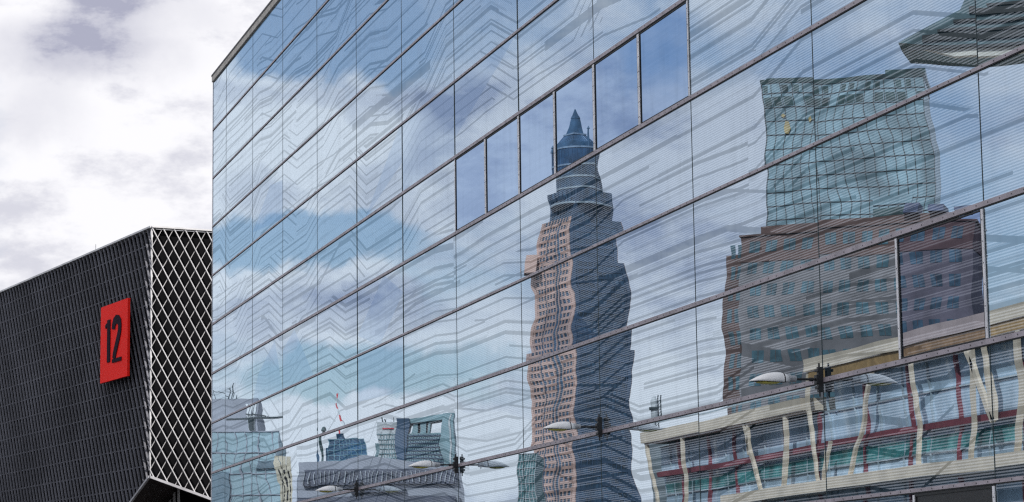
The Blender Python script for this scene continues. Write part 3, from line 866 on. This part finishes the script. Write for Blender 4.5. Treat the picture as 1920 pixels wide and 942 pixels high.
# brown stone block
BR = Frame('stone_block', 1600, 400, R(11), 'broad brown-grey stone block with rows of square teal windows', 'building')
M_stone = mat('greybrown_stone', (0.155, 0.150, 0.162), 0.8, 0, 0.3, 0.12, 0.2)
M_stone2 = mat('redbrown_stone', (0.125, 0.082, 0.076), 0.8, 0, 0.3, 0.12, 0.2)
M_win = mat('teal_window', (0.045, 0.10, 0.13), 0.2, 0, 0.6, 0.3, 0.4)
x0, x1 = BR.x(1398), BR.x(1846); zt = BR.z(424); zb2 = BR.z(476)
block(BR, x0, x1, 0, 12, 0, zb2, M_stone); block(BR, x0, x1, 0, 12, zb2, zt, M_stone2, 'upper_wall')
block(BR, x0-0.02+3.0, x1-4, 3, 10, zt, zt+1.6, M_stone2, 'roof_storey')
block(BR, BR.x(1356), x0-0.02, 4, 12, 0, BR.z(455), M_stone2, 'side_wing')
c = BR.mb(); c.box(x0-0.3, x1+0.3, -0.3, 12.3, zt-0.35, zt-0.05); c.box(x0-0.15, x1+0.15, -0.15, 12.1, zb2-0.2, zb2+0.2); c.build('cornice', M_stone2, BR.o)
wins = []
z = zt-3.0; r_ = 0
while z > 8:
    for k in range(12):
        xa = x0+1.2+k*(x1-x0-2.4)/12+0.35
        wins.append((xa, z)); 
    z -= 3.75; r_ += 1
def win(c, xa, z): 
    c.box(xa, xa+1.9, -0.06, -0.01, z-0.2, z+1.75)
    c.box(xa+0.9, xa+0.97, -0.09, -0.065, z-0.2, z+1.75, 1)
for xa, z in wins[:100]:
    c = BR.mb(); win(c, xa, z); c.build('window', [M_win, M_stone2], BR.o)
if wins[100:]:
    c = BR.mb()
    for xa, z in wins[100:]: win(c, xa, z)
    c.build('window', [M_win, M_stone2], BR.o)['kind'] = 'stuff'
c = BR.mb()
for k in range(3):
    z = zt-3
    while z > 8:
        c.box(BR.x(1366)+k*1.3, BR.x(1366)+k*1.3+0.8, 3.93, 3.98, z-0.4, z+1.9); z -= 3.75
c.build('side_window', M_win, BR.o)
c = BR.mb(); 
for k in range(3): c.box(BR.x(1700)+k*4.2, BR.x(1700)+k*4.2+2.6, 1, 6, zt+1.6, zt+3.2-k*0.5)
c.build('roof_plant', mat('plant_blue', (0.07, 0.09, 0.17), 0.6), BR.o)

# cream framed hall right across the street, parallel to the glass hall
XV = 38.0
def PV(px, py):
    q = on_plane_x(px, py, XV); return q.y, q.z
M_cream = mat('cream_frame', (0.66, 0.57, 0.46), 0.6, 0, 0.4, 0.07, 0.5)
M_ochre = mat('ochre_boards', (0.42, 0.27, 0.12), 0.6, 0, 0.4, 0.1, 2.0)
M_redc = mat('red_steel', (0.24, 0.06, 0.08), 0.45)
M_blueg = mat('pale_blue_glass', (0.46, 0.60, 0.74), 0.12, 0, 0.7, 0.12, 0.3)
M_green = mat('green_glass', (0.06, 0.22, 0.23), 0.2, 0, 0.6, 0.3, 0.5)
CY, _ = PV(1560, 800)
ch = tag(empty('framed_hall', (-XV, CY, 0)), 'low hall with cream portal frames, red steel columns and blue glazing', 'building')
def cbeam(pa, pb, th, d0, d1, mt, name):
    """beam in the facade plane between two seen points; d0..d1 depth behind the face"""
    (ya, za), (yb, zb) = PV(*pa), PV(*pb)
    a, b = Vector((0, ya-CY, za)), Vector((0, yb-CY, zb)); dd = (b-a).normalized(); sd_ = Vector((0, -dd.z, dd.y))
    xm = -(d0+d1)/2
    c = MB(); c.bar(a+Vector((xm, 0, 0)), b+Vector((xm, 0, 0)), sd_*(th/2), Vector(((d1-d0)/2, 0, 0)))
    return c.build(name, mt, ch)
yR = PV(2300, 700)[0]
yL1, zL1 = PV(1207, 812); yM, zM = PV(1502, 762); _, zM2 = PV(1502, 674); yE, zE2 = PV(1920, 590)
# volumes
c = MB(); c.box(-22, -1.2, PV(1502, 0)[0]-CY, yL1-CY-0.2, 0, zM-0.4); c.build('glass_wall', M_blueg, ch)
c = MB(); c.box(-22, -1.2, yR-CY, PV(1504, 0)[0]-CY-0.05, 0, zM2-0.3); c.build('glass_wall', M_blueg, ch)
zl_, zh_ = (zL1+zM)/2, (zM2+zE2)/2
for y0_, y1_, z_, nm in ((yM, yL1, zl_, 'roof_beam'), (yR, yM-0.1, zh_, 'roof_beam')):
    c = MB(); c.box(-23, 0.0, y0_-CY, y1_-CY, z_-0.42, z_+0.25); c.build(nm, M_cream, ch)
c = MB(); c.box(-1.0, -0.1, yR-CY, yM-0.6-CY, zh_-0.95, zh_-0.43); c.build('soffit_boards', M_ochre, ch)

zbot = PV(1600, 905)[1]
c = MB(); c.box(-1.15, 0.25, yR-CY, PV(1330, 0)[0]-CY, zbot-0.25, zbot+0.35); c.build('floor_beam', M_cream, ch)
for pa, pb, th in (((1209, 812), (1228, 990), 0.45), ((1277, 800), (1275, 990), 0.5), ((1387, 780), (1430, 960), 0.55), ((1396, 782), (1400, 850), 0.35), ((1466, 766), (1466, 916), 0.75),
                   ((1504, 680), (1508, 770), 0.45), ((1508, 770), (1532, 912), 0.4), ((1632, 660), (1588, 900), 0.5), ((1547, 830), (1541, 910), 0.35), ((1701, 650), (1720, 880), 0.5),
                   ((1800, 630), (1852, 790), 0.6), ((1836, 620), (1853, 790), 0.5), ((1817, 620), (1818, 866), 0.5), ((1905, 600), (1898, 850), 0.8), ((2010, 590), (1990, 830), 0.7), ((2120, 560), (2140, 830), 0.6)):
    cbeam(pa, pb, th*0.50, 0.12, 0.30, M_cream, 'portal_leg')
for px in (1244, 1295, 1345, 1436, 1500, 1586, 1671, 1762, 1880, 1980, 2090):
    y_, _ = PV(px, 800); zt_ = (zl_ if y_ > yM-1 else zh_)-0.5
    c = MB(); c.box(-1.19, -1.02, y_-CY-0.10, y_-CY+0.10, 0, zt_); c.build('red_column', M_redc, ch)
za_, zb_ = PV(1560, 823)[1], PV(1560, 834)[1]
c = MB(); c.box(-1.1, -0.72, yR-CY, yL1-CY-0.4, zb_, za_); c.build('red_beam', M_redc, ch)
c = MB(); c.box(-1.196, -1.10, yR-CY, yL1-CY-0.6, zbot+1.0, zb_-0.3); c.build('green_glazing', M_green, ch)
c = MB()
y_ = yR
while y_ < yL1-0.5:
    zt_ = (zl_ if y_ > yM-1 else zh_)-0.5
    c.box(-1.196, -1.08, y_-CY, y_-CY+0.07, 0, zt_); y_ += 3.1
for z_ in (zbot+1.0, za_+1.6, za_+3.2): c.box(-1.196, -1.085, yR-CY, yL1-CY-0.3, z_, z_+0.08)
c.build('glazing_bar', mat('glazing_bar_grey', (0.34, 0.42, 0.48), 0.5), ch)

# high roof overhang at top right
OV = Frame('overhanging_roof_building', 2104, 118, R(3), 'tall building with a dark louvred roof jutting out over a pale fascia', 'building')
M_lou = mat('dark_teal_louvre', (0.08, 0.14, 0.165), 0.5, 0, 0.4, 0.2, 0.5)
zlo, zhi = OV.z(86, 1850), OV.z(-190, 1850)
block(OV, OV.x(2040), OV.x(2500), 4, 40, 0, zlo, M_stone, 'wall')
c = OV.mb(); xt, xr_ = OV.x(1716), OV.x(2500)
c.prism([(xt, OV.z(80, 1692)), (OV.x(1839), OV.z(86, 1815)), (xr_, OV.z(86, 1815)), (xr_, zhi), (OV.x(2014), zhi), (OV.x(1854), OV.z(-10, 1830)), (OV.x(1839), OV.z(18, 1815))], 1, 0, 5)
c.build('roof', M_lou, OV.o)
c = OV.mb()
for k in range(14):
    z_ = OV.z(88, 1815)+k*0.42
    xs = OV.x(1739)+k*0.75
    c.box(min(xs, xr_-1), xr_, -0.14, -0.01, z_, z_+(0.34 if k % 3 == 1 else 0.14))
c.build('louvre', mat('louvre_black', (0.012, 0.016, 0.02), 0.5), OV.o)
c = OV.mb(); c.prism([(OV.x(1762), OV.z(89, 1738)), (OV.x(1824), OV.z(104, 1800)), (xr_, OV.z(104, 1800)), (xr_, OV.z(88, 1850)), (OV.x(1839), OV.z(88, 1815))], 1, 0.1, 0.6)
c.build('fascia', mat('pale_fascia', (0.50, 0.49, 0.45), 0.6), OV.o)

# left group
M_lilac = mat('lilac_grey_panel', (0.30, 0.32, 0.38), 0.7, 0, 0.4, 0.1, 0.1)
M_paleteal = mat('pale_teal_panel', (0.30, 0.42, 0.48), 0.5, 0, 0.5, 0.12, 0.1)
HA = Frame('grey_block', 436, 420, R(4), 'flat-roofed lilac grey block with roof aerials, behind the pale teal hall', 'building')
block(HA, HA.x(330), HA.x(482), 0, 25, 0, HA.z(748), M_lilac)
c = HA.mb()
for px in (466, 474): c.box(HA.x(px)-0.25, HA.x(px)+0.25, -0.3, -0.02, HA.z(942), HA.z(758))
c.build('white_pipe', M_tlight, HA.o)
c = HA.mb(); zt = HA.z(748)
for px, h_ in ((404, 1.8), (417, 1.0), (428, 2.2), (433, 3.0), (436, 1.2), (444, 0.9)): c.tube((HA.x(px), 3, zt-0.1), (HA.x(px), 3, zt+h_), 0.09, n=5)
c.bar((HA.x(404), 3, zt+1.7), (HA.x(428), 3, zt+0.6), (0, .06, 0), (0, 0, .06)); c.bar((HA.x(424), 3, zt+2.1), (HA.x(436), 3, zt+1.2), (0, .06, 0), (0, 0, .06))
c.build('aerial', M_dk, HA.o)
HB = Frame('pale_hall', 420, 300, R(3), 'pale teal glass hall with a flat roof at the foot of the mirrored skyline', 'building')
block(HB, HB.x(240), HB.x(521), 0, 40, 0, HB.z(810), M_paleteal)
grid(HB, HB.x(240), HB.x(521), 0, 0, HB.z(810), 16, 2.6, M_lilac, 0.08, 0.10, 0.1)
block(HB, HB.x(395), HB.x(431), -0.4, -0.2, 0, HB.z(886), mat('greyblue_recess', (0.13, 0.19, 0.24), 0.6), 'recessed_bay')
block(HB, HB.x(486), HB.x(521), -0.4, -0.2, HB.z(880), HB.z(866), mat('greyblue_recess', (0.13, 0.19, 0.24), 0.6), 'window_strip')
CRN = Frame('tower_crane', 470, 380, 0, 'slender dark crane jib above the pale teal hall', 'crane')
c = CRN.mb(); zj = CRN.z(786); xm = CRN.x(470)
xa, xb = CRN.x(424), CRN.x(531)
c.bar((xa, -3, zj-0.3), (xb, -3, zj), (0, .25, 0), (0, 0, .14)); c.bar((xa+3, -3, zj+0.5), (xb-2, -3, zj+0.18), (0, .2, 0), (0, 0, .08))
for k in range(14):
    t = k/14; X = xa+3+(xb-xa-5)*t; c.bar((X, -3, zj-0.2), (X+0.5, -3, zj+0.5-0.3*t), (.05, 0, 0), (0, .05, 0))
c.build('jib', M_dk, CRN.o)
c = CRN.mb(); c.box(xm-0.5, xm+0.5, -3.4, -2.6, 0, zj-0.1); c.build('mast', M_dk, CRN.o)
YT = Frame('scaffold_tower', 532, 290, 0, 'narrow cream tower with a bright top and a lattice shaft beside the pale hall', 'tower')
M_gold = mat('gold_cream', (0.50, 0.45, 0.35), 0.6)
c = YT.mb(); zt = YT.z(856); zk = YT.z(881)
for px in (523, 533, 543): c.box(YT.x(px)-0.28, YT.x(px)+0.28, 0, 2.2, zk, zt)
c.box(YT.x(521), YT.x(545), 0.3, 2.0, zk, zt-1.0); c.build('head', M_gold, YT.o)
c = YT.mb()
for px in (522, 528, 537, 544): c.box(YT.x(px)-0.13, YT.x(px)+0.13, 0, 0.3, 0, zk)
z = 0
while z < zk-1:
    c.bar((YT.x(522), 0.15, z), (YT.x(544), 0.15, z+1.6), (0, .1, 0), (0, 0, .09)); c.bar((YT.x(544), 0.15, z), (YT.x(522), 0.15, z+1.6), (0, .1, 0), (0, 0, .07)); z += 1.6
c.build('lattice', M_gold, YT.o)
c = YT.mb(); c.box(YT.x(524), YT.x(542), 0.5, 2, 0, zk); c.build('shaft', mat('shaft_grey', (0.16, 0.16, 0.17), 0.7), YT.o)

M_gatel2 = mat('pale_rib', (0.36, 0.39, 0.44), 0.6)
HC = Frame('long_grey_hall', 780, 255, R(-3), 'long low lilac grey hall with a ribbed clerestory below the mirrored skyline', 'building')
zt = HC.z(872, 780)
c = HC.mb(); xa, xb = HC.x(560), HC.x(860)
c.prism([(xa, 0), (xb, 0), (xb, HC.z(880, 860)), (HC.x(800), HC.z(868, 800)), (HC.x(680), HC.z(853, 680)), (HC.x(640), HC.z(864, 640)), (HC.x(562), HC.z(866, 562))], 1, 0, 40); c.build('wall', M_lilac, HC.o)
c = HC.mb()
z0_, z1_ = HC.z(906, 640), HC.z(884, 640)
c.box(HC.x(572), HC.x(850), -0.5, -0.2, z0_-0.2, z1_+0.2)
c.build('clerestory', mat('clerestory_dark', (0.09, 0.10, 0.14), 0.5), HC.o)
c = HC.mb(); x = HC.x(572)
while x < HC.x(850): c.box(x, x+0.07, -0.75, -0.51, z0_, z1_); x += 0.47
c.build('rib', M_gatel2, HC.o)
block(HC, HC.x(655), HC.x(760), -0.5, -0.2, HC.z(925, 700), HC.z(914, 700), mat('clerestory_dark', (0.09, 0.10, 0.14), 0.5), 'window_strip')
block(HC, HC.x(560), HC.x(850), -0.5, -0.2, 0, HC.z(932, 700), mat('clerestory_dark', (0.09, 0.10, 0.14), 0.5), 'base_wall')

CB = Frame('dark_blue_tower', 650, 2500, 0, 'dark blue skyscraper with a red and white mast', 'skyscraper')
M_navy = mat('navy_glass', (0.020, 0.075, 0.15), 0.35, 0, 0.5, 0.35, 0.03)
block(CB, CB.x(620), CB.x(684), 0, 40, 0, CB.z(823), M_navy)
block(CB, CB.x(631), CB.x(652), 2, 30, CB.z(823), CB.z(812), M_navy, 'upper_storey')
block(CB, CB.x(615), CB.x(620)-0.1, 5, 30, 0, CB.z(838), M_navy, 'side_wing')
grid(CB, CB.x(620), CB.x(684), 0, 0, CB.z(823), 8, 5.5, mat('navy_line', (0.10, 0.22, 0.30), 0.5), 0.7, 0.8, 0.5)
zz = [812, 800, 788, 776, 764, 753, 744, 735]
for k in range(7):
    c = CB.mb(); c.tube((CB.x(640), 10, CB.z(zz[k])), (CB.x(640), 10, CB.z(zz[k+1])), 1.25-0.12*k, 1.15-0.12*k, 8)
    c.build('mast', mat('mast_red', (0.60, 0.05, 0.06), 0.5) if k % 2 == 0 else M_tlight, CB.o)
for px in (662, 672, 680):
    pass
SL = Frame('slender_tower', 592, 2400, 0, 'very slender dark blue tower left of the skyscraper with the mast', 'tower')
block(SL, SL.x(588), SL.x(597), 0, 6, 0, SL.z(822), M_navy)
DM = Frame('domed_tower', 606, 2300, 0, 'small dark dome on a thin shaft between the two dark blue towers', 'tower')
c = DM.mb(); zc_ = DM.z(808)
for i in range(6):
    t0, t1 = math.pi/2*i/6, math.pi/2*(i+1)/6
    c.tube((0, 0, zc_+4*math.sin(t0)), (0, 0, zc_+4*math.sin(t1)), 2.6*math.cos(t0), max(0.02, 2.6*math.cos(t1)), 12)
c.build('dome', M_tdark, DM.o)
c = DM.mb(); c.tube((0, 0, 0), (0, 0, zc_), 1.6, 1.6, 10); c.build('shaft', M_tdark, DM.o)

GT = Frame('gate_office_block', 780, 900, R(4), 'teal grey office block with a bridge and hollow openings under its top', 'office block')
M_gate = mat('gate_teal', (0.17, 0.27, 0.31), 0.5, 0, 0.5, 0.15, 0.1)
M_gatel = mat('gate_pale', (0.42, 0.45, 0.48), 0.6)
block(GT, GT.x(706), GT.x(744), 0, 14, 0, GT.z(790), M_gatel, 'left_slab')
block(GT, GT.x(744)+0.05, GT.x(768), -1, 14, 0, GT.z(783), M_tgrid, 'stair_core')
block(GT, GT.x(768)+0.05, GT.x(829)-0.05, 0, 14, 0, GT.z(812), M_gate, 'middle_wall')
block(GT, GT.x(829), GT.x(852), -1, 14, 0, GT.z(776), M_gate, 'right_slab')
c = GT.mb(); c.prism([(GT.x(768)+.05, GT.z(792)), (GT.x(829)-.05, GT.z(787)), (GT.x(829)-.05, GT.z(777)), (GT.x(768)+.05, GT.z(784))], 1, 0, 14); c.build('bridge', M_gate, GT.o)
for px, wd in ((790, 5), (801, 2), (778, 3)): block(GT, GT.x(px-wd), GT.x(px+wd), 1, 12, GT.z(812), GT.z(789.5), M_gate, 'pier')
c = GT.mb()
for px in (712, 718, 724, 730, 736, 741): c.box(GT.x(px)-0.15, GT.x(px)+0.15, -0.3, -0.05, 0, GT.z(812))
for py in range(812, 960, 9): c.box(GT.x(706), GT.x(744), -0.36, -0.06, GT.z(py)-0.3, GT.z(py))
c.build('window_grid', M_gate, GT.o)
c = GT.mb()
for py in range(816, 960, 7): c.box(GT.x(768.5), GT.x(828.5), -0.4, -0.1, GT.z(py)-0.25, GT.z(py)+0.1)
for px in range(771, 828, 4): c.box(GT.x(px)-0.08, GT.x(px)+0.08, -0.3, -0.08, 0, GT.z(814))
c.build('window_grid', M_tgrid, GT.o)
block(GT, GT.x(843), GT.x(846), -1.4, -1.05, 0, GT.z(778), M_gatel, 'white_fin')
block(GT, GT.x(713), GT.x(738), -0.5, -0.1, GT.z(803), GT.z(801), mat('red_lettering', (0.5, 0.03, 0.05), 0.5), 'red_band')
c = GT.mb(); 
for px, h_ in ((700, 0), (712, 2), (716, 1.5), (735, 2.0)): 
    if h_: c.tube((GT.x(px), 4, GT.z(790)), (GT.x(px), 4, GT.z(790)+h_), 0.2, n=5)
c.build('aerial', M_dk, GT.o)
block(GT, GT.x(698), GT.x(706)-.05, 3, 14, 0, GT.z(828), M_gate, 'side_wing')

T2 = Frame('small_teal_block', 985, 300, R(6), 'dark teal block at the left foot of the stepped tower', 'building')
block(T2, T2.x(963), T2.x(1002), 0, 12, 0, T2.z(851), mat('deep_teal', (0.06, 0.16, 0.18), 0.4))
grid(T2, T2.x(963), T2.x(1002), 0, 0, T2.z(851), 7, 0.9, M_gatel, 0.06, 0.05, 0.1)
LOWB = Frame('dark_low_block', 1300, 190, R(0), 'low dark block with a roof mast and tank left of the stone block', 'building')
block(LOWB, LOWB.x(1219), LOWB.x(1345), 0, 10, 0, LOWB.z(800, 1280), mat('slate_panel', (0.12, 0.15, 0.17), 0.6))
c = LOWB.mb(); zt = LOWB.z(800, 1240)
c.tube((LOWB.x(1233), 2, zt), (LOWB.x(1233), 2, LOWB.z(752, 1233)), 0.26, 0.26, 12); c.tube((LOWB.x(1233), 2, LOWB.z(752, 1233)), (LOWB.x(1233), 2, LOWB.z(742, 1233)), 0.26, 0.10, 12); c.build('tank', M_gatel, LOWB.o)
c = LOWB.mb()
for px in (1240, 1245): c.tube((LOWB.x(px), 2, zt), (LOWB.x(px), 2, LOWB.z(740, 1240)), 0.05, n=5)
z = zt
while z < LOWB.z(742, 1240)-0.25: c.bar((LOWB.x(1240), 2, z), (LOWB.x(1245), 2, z+0.22), (0, .03, 0), (0, 0, .03)); z += 0.24
c.box(LOWB.x(1224), LOWB.x(1240), 1.6, 2.6, LOWB.z(768, 1230), LOWB.z(764, 1230)); c.build('roof_mast', M_dk, LOWB.o)
